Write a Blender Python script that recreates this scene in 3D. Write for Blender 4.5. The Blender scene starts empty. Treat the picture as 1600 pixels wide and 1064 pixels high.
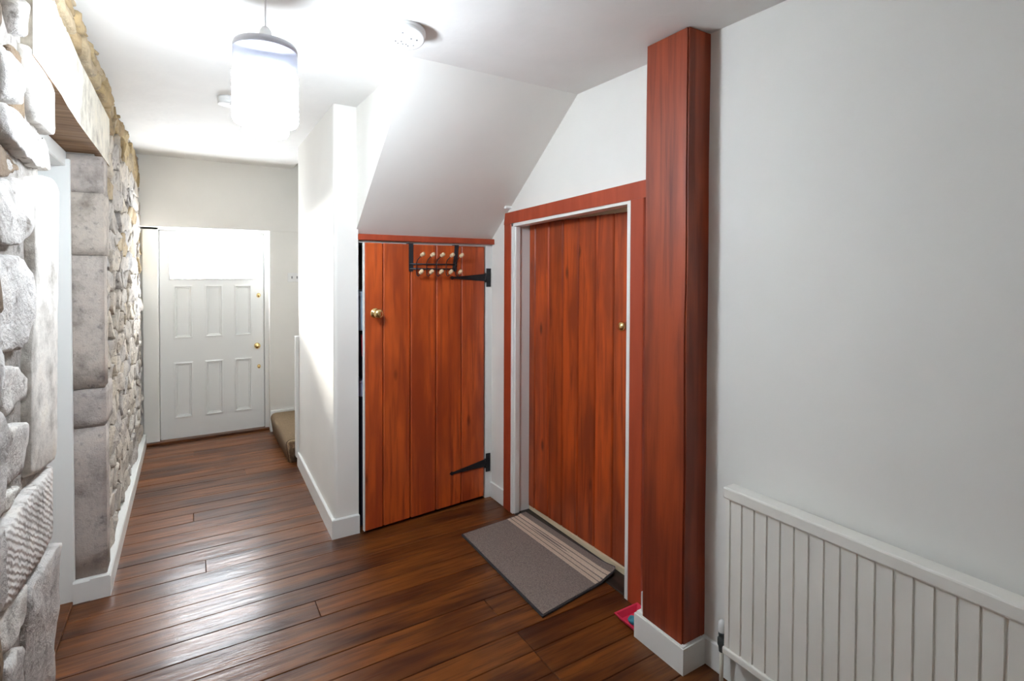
import bpy, bmesh, math, random
from mathutils import Vector, Matrix
from mathutils import noise as mnoise

S = bpy.context.scene
COL = S.collection
random.seed(7)

# ------------------------------------------------------------------ camera
CAM_H = 1.53
YAW, PITCH, ROLL, FPX, CY = math.radians(31.5255), math.radians(1.1077), math.radians(-0.2189), 823.43, 441.04
cd = bpy.data.cameras.new('camera')
cd.sensor_fit = 'HORIZONTAL'
cd.sensor_width = 36.0
cd.lens = 36.0 * FPX / 1600.0
cd.shift_x = 0.0
cd.shift_y = (CY - 532.0) / 1600.0
cd.clip_start = 0.02
cam = bpy.data.objects.new('camera', cd)
COL.objects.link(cam)
fw = Vector((math.sin(YAW) * math.cos(PITCH), math.cos(YAW) * math.cos(PITCH), -math.sin(PITCH)))
rt = Vector((math.cos(YAW), -math.sin(YAW), 0.0))
dn = fw.cross(rt)
cr, sr = math.cos(ROLL), math.sin(ROLL)
r2 = cr * rt + sr * dn
d2 = -sr * rt + cr * dn
M = Matrix((r2, -d2, -fw)).transposed().to_4x4()
M.translation = (0, 0, CAM_H)
cam.matrix_world = M
S.camera = cam

# ------------------------------------------------------------------ look and light
S.view_settings.view_transform = 'Standard'
S.view_settings.look = 'None'
S.view_settings.gamma = 1.0
S.view_settings.use_curve_mapping = False
S.view_settings.exposure = 1.25

LAMP_E = 50.0        # pendant glass
PANE_E = 9.5        # daylight in the glazed top of the front door
SUN_W = 25.0         # low hazy sun behind the front door

w = bpy.data.worlds.new('sky')
S.world = w
w.use_nodes = True
bg = w.node_tree.nodes['Background']
bg.inputs[0].default_value = (0.62, 0.78, 1.0, 1)
bg.inputs[1].default_value = 1.5

sun = bpy.data.lights.new('sun_front_door_offscreen', 'SUN')
sun.energy = SUN_W
sun.angle = math.radians(24)
sun.color = (1.0, 0.97, 0.9)
sun_o = bpy.data.objects.new('sun_front_door_offscreen', sun)
COL.objects.link(sun_o)
sun_o.rotation_euler = Vector((0.50, -2.0, -0.27)).to_track_quat('-Z', 'Y').to_euler()
sun_o.location = (-1.0, 9.0, 3.0)

# ------------------------------------------------------------------ materials
def nt(name):
    m = bpy.data.materials.new(name)
    m.use_nodes = True
    n = m.node_tree
    b = n.nodes['Principled BSDF']
    return m, n, b

def N(n, t, **kw):
    x = n.nodes.new(t)
    for k, v in kw.items():
        if k in x.inputs:
            x.inputs[k].default_value = v
        else:
            setattr(x, k, v)
    return x

def ramp(n, fac, stops):
    r = n.nodes.new('ShaderNodeValToRGB')
    e = r.color_ramp.elements
    while len(e) < len(stops):
        e.new(0.5)
    for el, (p, c) in zip(e, stops):
        el.position = p
        el.color = (*c, 1) if len(c) == 3 else c
    n.links.new(fac, r.inputs[0])
    return r

def mixc(n, fac, a, b, mode='MIX'):
    m = n.nodes.new('ShaderNodeMix')
    m.data_type = 'RGBA'
    m.blend_type = mode
    for sock, v in ((m.inputs[0], fac), (m.inputs[6], a), (m.inputs[7], b)):
        if hasattr(v, 'is_output'):
            n.links.new(v, sock)
        elif isinstance(v, (int, float)):
            sock.default_value = v
        else:
            sock.default_value = (*v, 1)
    return m.outputs[2]

def bump(n, b, height, strength=0.3, dist=0.01):
    bp = n.nodes.new('ShaderNodeBump')
    bp.inputs['Strength'].default_value = strength
    bp.inputs['Distance'].default_value = dist
    n.links.new(height, bp.inputs['Height'])
    n.links.new(bp.outputs[0], b.inputs['Normal'])
    return bp

def coords(n, scale=(1, 1, 1), rnd=True):
    tc = n.nodes.new('ShaderNodeTexCoord')
    mp = n.nodes.new('ShaderNodeMapping')
    mp.inputs['Scale'].default_value = scale
    src = tc.outputs['Object']
    if rnd:
        oi = n.nodes.new('ShaderNodeObjectInfo')
        ml = N(n, 'ShaderNodeMath', operation='MULTIPLY')
        n.links.new(oi.outputs['Random'], ml.inputs[0])
        ml.inputs[1].default_value = 37.0
        ad = N(n, 'ShaderNodeVectorMath', operation='ADD')
        n.links.new(src, ad.inputs[0])
        n.links.new(ml.outputs[0], ad.inputs[1])
        src = ad.outputs[0]
    n.links.new(src, mp.inputs[0])
    return mp.outputs[0]

def plain(name, col, rough=0.5, metal=0.0, nscale=0, nstr=0.0, var=0.0, **kw):
    m, n, b = nt(name)
    b.inputs['Base Color'].default_value = (*col, 1)
    b.inputs['Roughness'].default_value = rough
    b.inputs['Metallic'].default_value = metal
    for k, v in kw.items():
        b.inputs[k].default_value = v
    if nscale:
        c = coords(n, rnd=False)
        nz = N(n, 'ShaderNodeTexNoise', Scale=nscale, Detail=5.0)
        n.links.new(c, nz.inputs['Vector'])
        if nstr:
            bump(n, b, nz.outputs[0], nstr, 0.01)
        if var:
            r = ramp(n, nz.outputs[0], [(0.3, tuple(v * (1 - var) for v in col)), (0.7, tuple(min(1, v * (1 + var * .4)) for v in col))])
            n.links.new(r.outputs[0], b.inputs['Base Color'])
    return m

def plaster(name, col, rough=0.75, sc=3.0, st=0.25):
    m, n, b = nt(name)
    c = coords(n, rnd=False)
    a = N(n, 'ShaderNodeTexNoise', Scale=sc, Detail=3.0)
    f = N(n, 'ShaderNodeTexNoise', Scale=45.0, Detail=4.0)
    n.links.new(c, a.inputs['Vector']); n.links.new(c, f.inputs['Vector'])
    r = ramp(n, a.outputs[0], [(0.3, tuple(v * 0.96 for v in col)), (0.7, col)])
    n.links.new(r.outputs[0], b.inputs['Base Color'])
    b.inputs['Roughness'].default_value = rough
    ad = N(n, 'ShaderNodeMath', operation='MULTIPLY_ADD')
    n.links.new(f.outputs[0], ad.inputs[0]); ad.inputs[1].default_value = 0.08
    n.links.new(a.outputs[0], ad.inputs[2])
    bump(n, b, ad.outputs[0], st, 0.02)
    return m

def wood(name, c1, c2, c3, axis='Z', rough=0.4, fine=26.0, long=1.6, knots=True, bstr=0.25, coat=0.0, blotch=(0.42, 0.66), tones=(0.78, 1.12), bdist=0.006):
    m, n, b = nt(name)
    sc = {'X': (long, fine, fine), 'Y': (fine, long, fine), 'Z': (fine, fine, long)}[axis]
    sb = {'X': (1.5, 6, 6), 'Y': (6, 1.5, 6), 'Z': (6, 6, 1.5)}[axis]
    v = coords(n, sc)
    g = N(n, 'ShaderNodeTexNoise', Scale=1.0, Detail=6.0, Roughness=0.62, Distortion=0.5)
    n.links.new(v, g.inputs['Vector'])
    v2 = coords(n, sb)
    bl = N(n, 'ShaderNodeTexNoise', Scale=1.0, Detail=3.0, Roughness=0.6)
    n.links.new(v2, bl.inputs['Vector'])
    grain = ramp(n, g.outputs[0], [(0.32, c2), (0.52, c1), (0.72, tuple(min(1, x * 1.18) for x in c1))])
    bf = ramp(n, bl.outputs[0], [(blotch[0], (0, 0, 0)), (blotch[1], (1, 1, 1))])
    col = mixc(n, bf.outputs[0], grain.outputs[0], c3)
    # per-piece tone
    oi = n.nodes.new('ShaderNodeObjectInfo')
    tone = ramp(n, oi.outputs['Random'], [(0.0, (tones[0],) * 3), (1.0, (tones[1],) * 3)])
    col = mixc(n, 1.0, col, tone.outputs[0], 'MULTIPLY')
    if knots:
        sk = {'X': (2.2, 9, 9), 'Y': (9, 2.2, 9), 'Z': (9, 9, 3.4)}[axis]
        vk = coords(n, sk)
        vo = N(n, 'ShaderNodeTexVoronoi', Scale=0.8, Randomness=1.0)
        n.links.new(vk, vo.inputs['Vector'])
        kf = ramp(n, vo.outputs['Distance'], [(0.05, (1, 1, 1)), (0.14, (0, 0, 0))])
        km = N(n, 'ShaderNodeMath', operation='MULTIPLY')
        n.links.new(kf.outputs[0], km.inputs[0]); km.inputs[1].default_value = 0.75
        col = mixc(n, km.outputs[0], col, tuple(x * 0.22 for x in c2))
    n.links.new(col, b.inputs['Base Color'])
    rr = ramp(n, g.outputs[0], [(0.3, (rough * 1.3,) * 3), (0.7, (rough * 0.8,) * 3)])
    n.links.new(rr.outputs[0], b.inputs['Roughness'])
    ad = N(n, 'ShaderNodeMath', operation='MULTIPLY_ADD')
    n.links.new(g.outputs[0], ad.inputs[0]); ad.inputs[1].default_value = 0.35
    n.links.new(bl.outputs[0], ad.inputs[2])
    bp_ = bump(n, b, ad.outputs[0], bstr, bdist)
    n.links.new(bp_.outputs[0], b.inputs['Coat Normal'])
    b.inputs['Coat Weight'].default_value = coat
    b.inputs['Coat Roughness'].default_value = 0.12
    return m

def stone_mat(name, stops, rough=0.9, pits=1.0, dark=(0.16, 0.13, 0.10), spot=0.5, bstr=0.9):
    m, n, b = nt(name)
    oi = n.nodes.new('ShaderNodeObjectInfo')
    base = ramp(n, oi.outputs['Random'], stops)
    c = coords(n)
    a = N(n, 'ShaderNodeTexNoise', Scale=9.0, Detail=8.0, Roughness=0.65)
    f = N(n, 'ShaderNodeTexNoise', Scale=60.0, Detail=6.0, Roughness=0.7)
    vo = N(n, 'ShaderNodeTexNoise', Scale=30.0, Detail=5.0, Roughness=0.6)
    for x in (a, f, vo):
        n.links.new(c, x.inputs['Vector'])
    va = ramp(n, a.outputs[0], [(0.30, (0.50, 0.48, 0.46)), (0.52, (1, 1, 1)), (0.75, (1.15, 1.12, 1.06))])
    col = mixc(n, 1.0, base.outputs[0], va.outputs[0], 'MULTIPLY')
    sp = ramp(n, vo.outputs[0], [(0.58, (0, 0, 0)), (0.70, (spot,) * 3)])
    col = mixc(n, sp.outputs[0], col, dark)
    n.links.new(col, b.inputs['Base Color'])
    b.inputs['Roughness'].default_value = rough
    ad = N(n, 'ShaderNodeMath', operation='MULTIPLY_ADD')
    n.links.new(f.outputs[0], ad.inputs[0]); ad.inputs[1].default_value = 0.35 * pits
    n.links.new(a.outputs[0], ad.inputs[2])
    bump(n, b, ad.outputs[0], bstr, 0.022)
    return m

def emit(name, col, strength):
    m = bpy.data.materials.new(name)
    m.use_nodes = True
    n = m.node_tree
    n.nodes.clear()
    o = n.nodes.new('ShaderNodeOutputMaterial')
    e = n.nodes.new('ShaderNodeEmission')
    e.inputs[0].default_value = (*col, 1)
    e.inputs[1].default_value = strength
    n.links.new(e.outputs[0], o.inputs[0])
    return m

MT = {}
MT['wall'] = plaster('cream_wall_paint', (0.83, 0.81, 0.765), st=0.18)
MT['wall_cool'] = MT['wall']
MT['ceil'] = plaster('ceiling_paint', (0.81, 0.79, 0.76), sc=5.0, st=0.35)
MT['paint'] = plain('white_gloss_paint', (0.82, 0.82, 0.79), 0.35, nscale=12, nstr=0.06)
MT['door_white'] = plain('door_white_paint', (0.80, 0.81, 0.80), 0.32, nscale=7, nstr=0.05)
MT['cream_strip'] = plain('cream_lit_gap', (0.80, 0.66, 0.45), 0.5, nscale=18, nstr=0.1)  # cream stands in for light in the gaps round the plank door
MT['door_wood'] = wood('red_stained_boards', (0.62, 0.112, 0.020), (0.28, 0.040, 0.011), (0.36, 0.056, 0.014), 'Z', 0.38, coat=0.15)
MT['main_wood'] = wood('red_brown_boards', (0.52, 0.082, 0.014), (0.20, 0.028, 0.008), (0.27, 0.042, 0.010), 'Z', 0.38, coat=0.15)
MT['post_wood'] = wood('post_timber', (0.41, 0.062, 0.012), (0.17, 0.023, 0.007), (0.21, 0.031, 0.009), 'Z', 0.46, fine=20, long=0.9, knots=False, bstr=0.35, coat=0.08)
MT['arch_wood'] = wood('red_painted_architrave', (0.46, 0.070, 0.024), (0.38, 0.056, 0.019), (0.40, 0.058, 0.020), 'Z', 0.42, fine=14, knots=False, bstr=0.12)
MT['floor_wood'] = wood('varnished_floorboards', (0.185, 0.058, 0.011), (0.080, 0.023, 0.006), (0.055, 0.016, 0.005), 'X', 0.38, fine=44, long=3.0, knots=False, bstr=0.40, coat=0.32, tones=(0.86, 1.08), bdist=0.010)
MT['floor_wood'].node_tree.nodes['Principled BSDF'].inputs['Specular IOR Level'].default_value = 0.22
MT['floor_wood'].node_tree.nodes['Principled BSDF'].inputs['Coat Roughness'].default_value = 0.14
MT['floor_dark'] = wood('dark_worn_threshold', (0.030, 0.020, 0.014), (0.012, 0.009, 0.007), (0.020, 0.014, 0.010), 'Y', 0.4, knots=False)
MT['gap'] = plain('dark_gap', (0.010, 0.007, 0.005), 0.9)
MT['lintel_wood'] = wood('lintel_timber', (0.34, 0.19, 0.085), (0.14, 0.07, 0.03), (0.26, 0.14, 0.065), 'X', 0.7, fine=40, knots=False)
MT['stone_near'] = stone_mat('pale_rubble_stone', [(0.0, (0.54, 0.51, 0.48)), (0.35, (0.64, 0.60, 0.55)), (0.7, (0.58, 0.55, 0.52)), (1.0, (0.68, 0.64, 0.57))], spot=0.75, dark=(0.14, 0.115, 0.09))
MT['stone_brown'] = stone_mat('brown_rubble_stone', [(0.0, (0.13, 0.09, 0.06)), (1.0, (0.24, 0.16, 0.09))])
MT['stone_far'] = stone_mat('grey_buff_rubble_stone', [(0.0, (0.50, 0.46, 0.42)), (0.4, (0.60, 0.53, 0.45)), (0.7, (0.46, 0.43, 0.41)), (1.0, (0.64, 0.56, 0.45))], spot=0.9, dark=(0.11, 0.09, 0.08))
MT['stone_ochre'] = stone_mat('ochre_rubble_stone', [(0.0, (0.36, 0.25, 0.13)), (0.5, (0.50, 0.37, 0.19)), (1.0, (0.42, 0.33, 0.22))], spot=0.55)
MT['stone_dressed'] = stone_mat('dressed_sandstone', [(0.0, (0.44, 0.40, 0.38)), (0.5, (0.50, 0.44, 0.40)), (1.0, (0.56, 0.49, 0.42))], pits=1.4, spot=0.6, bstr=0.7, dark=(0.15, 0.13, 0.13))
MT['stone_margin'] = stone_mat('pale_dressed_margin', [(0.0, (0.60, 0.57, 0.53)), (1.0, (0.66, 0.62, 0.56))], pits=0.5, spot=0.25, bstr=0.4)
MT['mortar'] = stone_mat('lime_mortar', [(0.0, (0.32, 0.29, 0.26)), (1.0, (0.32, 0.29, 0.26))], spot=0.8, bstr=0.9, dark=(0.06, 0.05, 0.04))
MT['lintel_face'] = stone_mat('limewashed_lintel', [(0.0, (0.72, 0.67, 0.57)), (1.0, (0.72, 0.67, 0.57))], pits=0.25, spot=0.0, bstr=0.2)
MT['brass'] = plain('polished_brass', (0.83, 0.62, 0.28), 0.2, 1.0)
MT['iron'] = plain('black_iron', (0.018, 0.019, 0.022), 0.45, 0.3, nscale=60, nstr=0.3)
MT['iron_grey'] = plain('grey_metal', (0.045, 0.05, 0.06), 0.4, 0.6)
MT['peg'] = plain('pale_wood_peg', (0.78, 0.60, 0.38), 0.45, nscale=30, nstr=0.1, var=0.2)
MT['rad'] = plain('cream_radiator_enamel', (0.82, 0.80, 0.74), 0.3)
MT['plastic'] = plain('white_plastic', (0.80, 0.80, 0.79), 0.4)
MT['lamp_cap'] = plain('grey_lamp_cap', (0.42, 0.41, 0.44), 0.35)
MT['plastic_grey'] = plain('grey_plastic', (0.22, 0.22, 0.22), 0.5)
MT['valve'] = plain('dull_valve_metal', (0.10, 0.12, 0.12), 0.45, 0.7, nscale=80, nstr=0.3)
MT['copper_paint'] = plain('painted_pipe', (0.74, 0.70, 0.60), 0.4)
MT['pink'] = plain('pink_red_plastic', (0.75, 0.035, 0.09), 0.35)
MT['teal'] = plain('teal_plastic', (0.03, 0.30, 0.40), 0.5, nscale=40, nstr=0.5, var=0.5)
MT['paleblue'] = plain('pale_blue_card', (0.58, 0.76, 0.92), 0.6)
MT['navy'] = plain('dark_fabric', (0.035, 0.03, 0.05), 0.9, nscale=50, nstr=0.4)
MT['redcloth'] = plain('red_plastic', (0.45, 0.03, 0.05), 0.6)
MT['lilac'] = plain('lilac_card', (0.50, 0.52, 0.75), 0.6)

def carpet_mat(name, c1, c2, sc=220.0, st=0.9):
    m, n, b = nt(name)
    c = coords(n, rnd=False)
    a = N(n, 'ShaderNodeTexNoise', Scale=sc, Detail=3.0)
    n.links.new(c, a.inputs['Vector'])
    r = ramp(n, a.outputs[0], [(0.35, c1), (0.65, c2)])
    n.links.new(r.outputs[0], b.inputs['Base Color'])
    b.inputs['Roughness'].default_value = 1.0
    bump(n, b, a.outputs[0], st, 0.006)
    return m
MT['mat'] = carpet_mat('taupe_mat_pile', (0.19, 0.155, 0.135), (0.32, 0.265, 0.23))
MT['mat_stripe'] = carpet_mat('beige_mat_stripe', (0.58, 0.46, 0.35), (0.74, 0.61, 0.48))
MT['mat_edge'] = carpet_mat('mat_binding', (0.035, 0.032, 0.035), (0.06, 0.055, 0.058))

def weave_mat():
    m, n, b = nt('sisal_weave')
    c = coords(n, (1, 1, 1), rnd=False)
    wv = N(n, 'ShaderNodeTexWave', Scale=16.0, Distortion=4.0, Detail=2.0)
    wv.bands_direction = 'Y'
    a = N(n, 'ShaderNodeTexNoise', Scale=120.0, Detail=3.0)
    n.links.new(c, wv.inputs['Vector']); n.links.new(c, a.inputs['Vector'])
    mx = N(n, 'ShaderNodeMath', operation='MULTIPLY')
    n.links.new(wv.outputs[1], mx.inputs[0]); n.links.new(a.outputs[0], mx.inputs[1])
    r = ramp(n, mx.outputs[0], [(0.05, (0.13, 0.08, 0.04)), (0.45, (0.48, 0.34, 0.20))])
    n.links.new(r.outputs[0], b.inputs['Base Color'])
    b.inputs['Roughness'].default_value = 1.0
    bump(n, b, mx.outputs[0], 1.0, 0.02)
    return m
MT['sisal'] = weave_mat()

MT['lamp_glow'] = emit('lit_opal_glass', (0.80, 0.90, 1.0), LAMP_E)
def lamp_clear():
    m, n, b = nt('smoked_clear_glass')
    b.inputs['Base Color'].default_value = (0.55, 0.56, 0.62, 1)
    b.inputs['Roughness'].default_value = 0.12
    b.inputs['Transmission Weight'].default_value = 0.35
    return m
MT['lamp_glass'] = lamp_clear()

def pane_mat():
    m = bpy.data.materials.new('daylit_frosted_glass')
    m.use_nodes = True
    n = m.node_tree
    n.nodes.clear()
    o = n.nodes.new('ShaderNodeOutputMaterial')
    e = n.nodes.new('ShaderNodeEmission')
    e.inputs[0].default_value = (0.86, 0.93, 1.0, 1)
    e.inputs[1].default_value = PANE_E
    t = n.nodes.new('ShaderNodeBsdfTransparent')
    a = n.nodes.new('ShaderNodeAddShader')
    n.links.new(e.outputs[0], a.inputs[0]); n.links.new(t.outputs[0], a.inputs[1])
    n.links.new(a.outputs[0], o.inputs[0])
    return m
MT['pane'] = pane_mat()


# ------------------------------------------------------------------ mesh helpers
def add_box(bm, x0, x1, y0, y1, z0, z1, bev=0.0, segs=1, mi=0):
    t = bmesh.new()
    bmesh.ops.create_cube(t, size=1.0)
    for v in t.verts:
        v.co = Vector((x0 + (v.co.x + .5) * (x1 - x0), y0 + (v.co.y + .5) * (y1 - y0), z0 + (v.co.z + .5) * (z1 - z0)))
    if bev > 0:
        bmesh.ops.bevel(t, geom=t.edges[:], offset=bev, segments=segs, affect='EDGES', profile=0.5)
    merge(bm, t, mi)

def merge(bm, t, mi=0):
    vm = {}
    for v in t.verts:
        vm[v] = bm.verts.new(v.co)
    for f in t.faces:
        try:
            nf = bm.faces.new([vm[v] for v in f.verts])
            nf.smooth = f.smooth
            nf.material_index = mi if mi else f.material_index
        except ValueError:
            pass
    t.free()

def add_prism(bm, pts, axis, a, b):
    """polygon in the two other axes (order x,y,z with `axis` removed), extruded a..b along axis"""
    def P(p, t):
        if axis == 'X': return Vector((t, p[0], p[1]))
        if axis == 'Y': return Vector((p[0], t, p[1]))
        return Vector((p[0], p[1], t))
    v0 = [bm.verts.new(P(p, a)) for p in pts]
    v1 = [bm.verts.new(P(p, b)) for p in pts]
    k = len(pts)
    fs = [bm.faces.new(v0), bm.faces.new(list(reversed(v1)))]
    for i in range(k):
        j = (i + 1) % k
        fs.append(bm.faces.new((v0[i], v1[i], v1[j], v0[j])))
    bmesh.ops.recalc_face_normals(bm, faces=fs)

def add_lathe(bm, prof, seg=24, mat=None, cap=True, smooth=True):
    """profile [(r,z)] turned about Z, transformed by mat"""
    mat = mat or Matrix.Identity(4)
    rings = []
    for r, z in prof:
        if r < 1e-6:
            rings.append([bm.verts.new(mat @ Vector((0, 0, z)))])
        else:
            rings.append([bm.verts.new(mat @ Vector((r * math.cos(2 * math.pi * i / seg), r * math.sin(2 * math.pi * i / seg), z))) for i in range(seg)])
    fs = []
    for A, B in zip(rings, rings[1:]):
        for i in range(seg):
            j = (i + 1) % seg
            if len(A) == 1 and len(B) == 1: continue
            if len(A) == 1: q = (A[0], B[j], B[i])
            elif len(B) == 1: q = (A[i], A[j], B[0])
            else: q = (A[i], A[j], B[j], B[i])
            f = bm.faces.new(q); f.smooth = smooth; fs.append(f)
    if cap:
        for R in (rings[0], rings[-1]):
            if len(R) > 2:
                fs.append(bm.faces.new(R))
    bmesh.ops.recalc_face_normals(bm, faces=fs)

def add_tube(bm, pts, r, seg=8):
    pts = [Vector(p) for p in pts]
    rings = []
    for i, p in enumerate(pts):
        d = (pts[min(i + 1, len(pts) - 1)] - pts[max(i - 1, 0)]).normalized()
        u = d.orthogonal().normalized()
        if i and rings:
            u = (pu - d * pu.dot(d)).normalized()
        pu = u
        v = d.cross(u)
        rings.append([bm.verts.new(p + r * (math.cos(2 * math.pi * k / seg) * u + math.sin(2 * math.pi * k / seg) * v)) for k in range(seg)])
    fs = []
    for A, B in zip(rings, rings[1:]):
        for i in range(seg):
            j = (i + 1) % seg
            f = bm.faces.new((A[i], A[j], B[j], B[i])); f.smooth = True; fs.append(f)
    fs.append(bm.faces.new(rings[0])); fs.append(bm.faces.new(rings[-1]))
    bmesh.ops.recalc_face_normals(bm, faces=fs)

def obj(name, bm, mats, parent=None, origin=None):
    """link the bmesh (in the parent's local space) as one object; origin moves the pivot"""
    if origin is not None:
        bmesh.ops.translate(bm, verts=bm.verts[:], vec=-Vector(origin))
    me = bpy.data.meshes.new(name)
    bm.to_mesh(me)
    bm.free()
    for m in (mats if isinstance(mats, (list, tuple)) else [mats]):
        me.materials.append(MT[m])
    o = bpy.data.objects.new(name, me)
    COL.objects.link(o)
    if origin is not None:
        o.location = origin
    if parent is not None:
        o.parent = parent
    return o

def box(name, b, mat, parent=None, bev=0.0, segs=1, centre=False):
    bm = bmesh.new()
    add_box(bm, *b, bev=bev, segs=segs)
    org = ((b[0] + b[1]) / 2, (b[2] + b[3]) / 2, (b[4] + b[5]) / 2) if centre else None
    return obj(name, bm, mat, parent, org)

def empty(name, loc=(0, 0, 0), rz=0.0):
    o = bpy.data.objects.new(name, None)
    o.empty_display_size = 0.1
    COL.objects.link(o)
    o.location = loc
    o.rotation_euler = (0, 0, rz)
    return o

def tag(o, label, cat=None, group=None, kind=None):
    o['label'] = label
    if cat: o['category'] = cat
    if group: o['group'] = group
    if kind: o['kind'] = kind
    return o

def struct(o, label, cat):
    return tag(o, label, cat, kind='structure')

def noisy(bm, amp, sc, off=0.0):
    for v in bm.verts:
        d = mnoise.noise_vector(v.co * sc + Vector((off, off, off)))
        v.co += d * amp

def ceil_z(y):
    return 2.435 + 0.0143 * y

# ------------------------------------------------------------------ the shell
XL = -0.36            # face of the stone wall
XR = 1.725            # face of the radiator wall
XD = 1.75             # face of the wall with the plank door
YF = 5.60             # front door plane
YREAR = -2.2

# sub floor and boards
fl = box('floor', (-1.2, 2.7, -2.6, 6.2, -0.30, -0.022), 'gap')
struct(fl, 'dark varnished floorboards running across the hall', 'floor')
PITCH_B = 0.1325
rows = range(-31, 28)
for k in rows:
    y0 = 2.01 + PITCH_B * k
    y1 = y0 + PITCH_B - 0.0032
    xs = [-0.47, 1.80]
    rnd = random.Random(100 + k)
    if y0 < 1.87 and y0 > 0.2:
        xs = [-0.47, 1.18, 1.80]
    elif abs(y0 - 2.01) < 0.01:
        xs = [-0.47, 1.165, 1.80]
    elif k % 5 == 3:
        xs = [-0.47, rnd.uniform(0.0, 0.5), 1.80]
    for a, b_ in zip(xs, xs[1:]):
        bm = bmesh.new()
        add_box(bm, a + 0.0008, b_ - 0.0008, y0, y1, -0.022, 0.0, bev=0.0020)
        o = obj('floor_board', bm, 'floor_wood', fl, origin=((a + b_) / 2, (y0 + y1) / 2, 0.0))
        o.location.z = rnd.uniform(-0.0012, 0.0)
        o.rotation_euler = (rnd.uniform(-0.004, 0.004), 0, 0)

# ceiling with the stairwell left open
bm = bmesh.new()
def ceil_piece(x0, x1, y0, y1):
    pts = [(y0, ceil_z(y0)), (y1, ceil_z(y1)), (y1, ceil_z(y1) + 0.2), (y0, ceil_z(y0) + 0.2)]
    add_prism(bm, pts, 'X', x0, x1)
ceil_piece(-1.2, 0.845, -2.6, 6.2)
ceil_piece(0.845, 2.7, -2.6, 4.40)
struct(obj('ceiling', bm, 'ceil'), 'white painted plaster ceiling over the hall', 'ceiling')

# plain rear wall, behind the camera
bm = bmesh.new()
add_box(bm, -1.2, 2.7, YREAR - 0.2, YREAR, 0, 2.7)
struct(obj('wall_rear', bm, 'wall_cool'), 'plain plaster wall opposite the front door', 'wall')

# left stone wall: mortar core with the doorway left open
bm = bmesh.new()
add_box(bm, -1.1, XL - 0.012, -2.4, 2.03, 0, 2.47)
add_box(bm, -1.1, XL - 0.012, 3.12, 6.0, 0, 2.52)
add_box(bm, -1.1, XL - 0.012, 2.03, 3.12, 2.10, 2.48)
wl = struct(obj('wall_left', bm, 'mortar'), 'exposed rubble stone wall with a deep doorway', 'wall')

def stone(poly, mat, x_back=XL - 0.03, proud=0.018, res=0.05, seed=0, rough=1.0, flat=0.0, name='stone', shrink=0.004, edge=0.010, rings=False):
    """one rubble stone from its outline (y,z): a rounded, uneven cushion standing proud of the mortar"""
    rnd = random.Random(seed)
    cy_ = sum(p[0] for p in poly) / len(poly); cz_ = sum(p[1] for p in poly) / len(poly)
    # make counter-clockwise
    area = sum(poly[i][0] * poly[(i + 1) % len(poly)][1] - poly[(i + 1) % len(poly)][0] * poly[i][1] for i in range(len(poly)))
    if area < 0: poly = poly[::-1]
    pts = []
    for i in range(len(poly)):
        a = Vector(poly[i]); b = Vector(poly[(i + 1) % len(poly)])
        k = max(1, int((b - a).length / res + 0.5))
        for j in range(k):
            pts.append(a.lerp(b, j / k))
    # soften the corners, jitter
    n_ = len(pts)
    sm = [(pts[i - 1] + pts[i] * 2.2 + pts[(i + 1) % n_]) / 4.2 for i in range(n_)]
    c = Vector((cy_, cz_))
    size = math.sqrt(abs(area) / 2)
    jit = min(0.010, size * 0.05, res * 0.22) * rough
    sm = [p + Vector((rnd.uniform(-jit, jit), rnd.uniform(-jit, jit))) for p in sm]
    sm = [c + (p - c) * max(0.5, 1 - shrink / max(0.02, (p - c).length)) for p in sm]
    bm = bmesh.new()
    tilt_y, tilt_z = rnd.uniform(-.12, .12) * rough * (1 - flat), rnd.uniform(-.12, .12) * rough * (1 - flat)
    top = proud * rnd.uniform(0.75, 1.2) if flat < 1 else proud
    def ring(s, h, nz):
        out = []
        for p in sm:
            if s >= 0.999: q = p
            else:
                L = (p - c).length
                q = c + (p - c) * s
            x = XL + h + (q.x - c.x) * tilt_y + (q.y - c.y) * tilt_z
            x += mnoise.noise(Vector((q.x * 14, q.y * 14, seed * 1.7))) * nz * (1 - flat)
            out.append(bm.verts.new((x, q.x, q.y)))
        return out
    e = min(0.4, edge / max(0.03, size * 0.5))
    R = [ring(1.0, x_back - XL, 0), ring(1.0, -0.012, 0.004), ring(1 - e * .5, top * 0.70, 0.006 * rough), ring(1 - e * 1.3, top * 0.95, 0.010 * rough)]
    for s_ in ([0.62, 0.34] if (1 - e * 1.3) > 0.7 else [0.3]) if rings else ([0.45] if size > 0.12 else []):
        R.append(ring(s_, top, 0.012 * rough))
    cv = bm.verts.new((XL + top + (mnoise.noise(Vector((c.x * 14, c.y * 14, seed * 1.7))) * 0.012 * rough * (1 - flat)), c.x, c.y))
    for A, B in zip(R, R[1:]):
        for i in range(n_):
            j = (i + 1) % n_
            f = bm.faces.new((A[i], A[j], B[j], B[i])); f.smooth = True
    for i in range(n_):
        f = bm.faces.new((R[-1][i], R[-1][(i + 1) % n_], cv)); f.smooth = True
    bmesh.ops.recalc_face_normals(bm, faces=bm.faces[:])
    return obj(name, bm, mat, wl, origin=(XL, c.x, c.y))

def clip(poly, px, py, nx, ny):
    """keep the side where (p - P).n <= 0"""
    out = []
    for i in range(len(poly)):
        a, b = poly[i], poly[(i + 1) % len(poly)]
        da = (a[0] - px) * nx + (a[1] - py) * ny
        db = (b[0] - px) * nx + (b[1] - py) * ny
        if da <= 0: out.append(a)
        if (da < 0 < db) or (db < 0 < da):
            t = da / (da - db)
            out.append((a[0] + (b[0] - a[0]) * t, a[1] + (b[1] - a[1]) * t))
    return out

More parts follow.
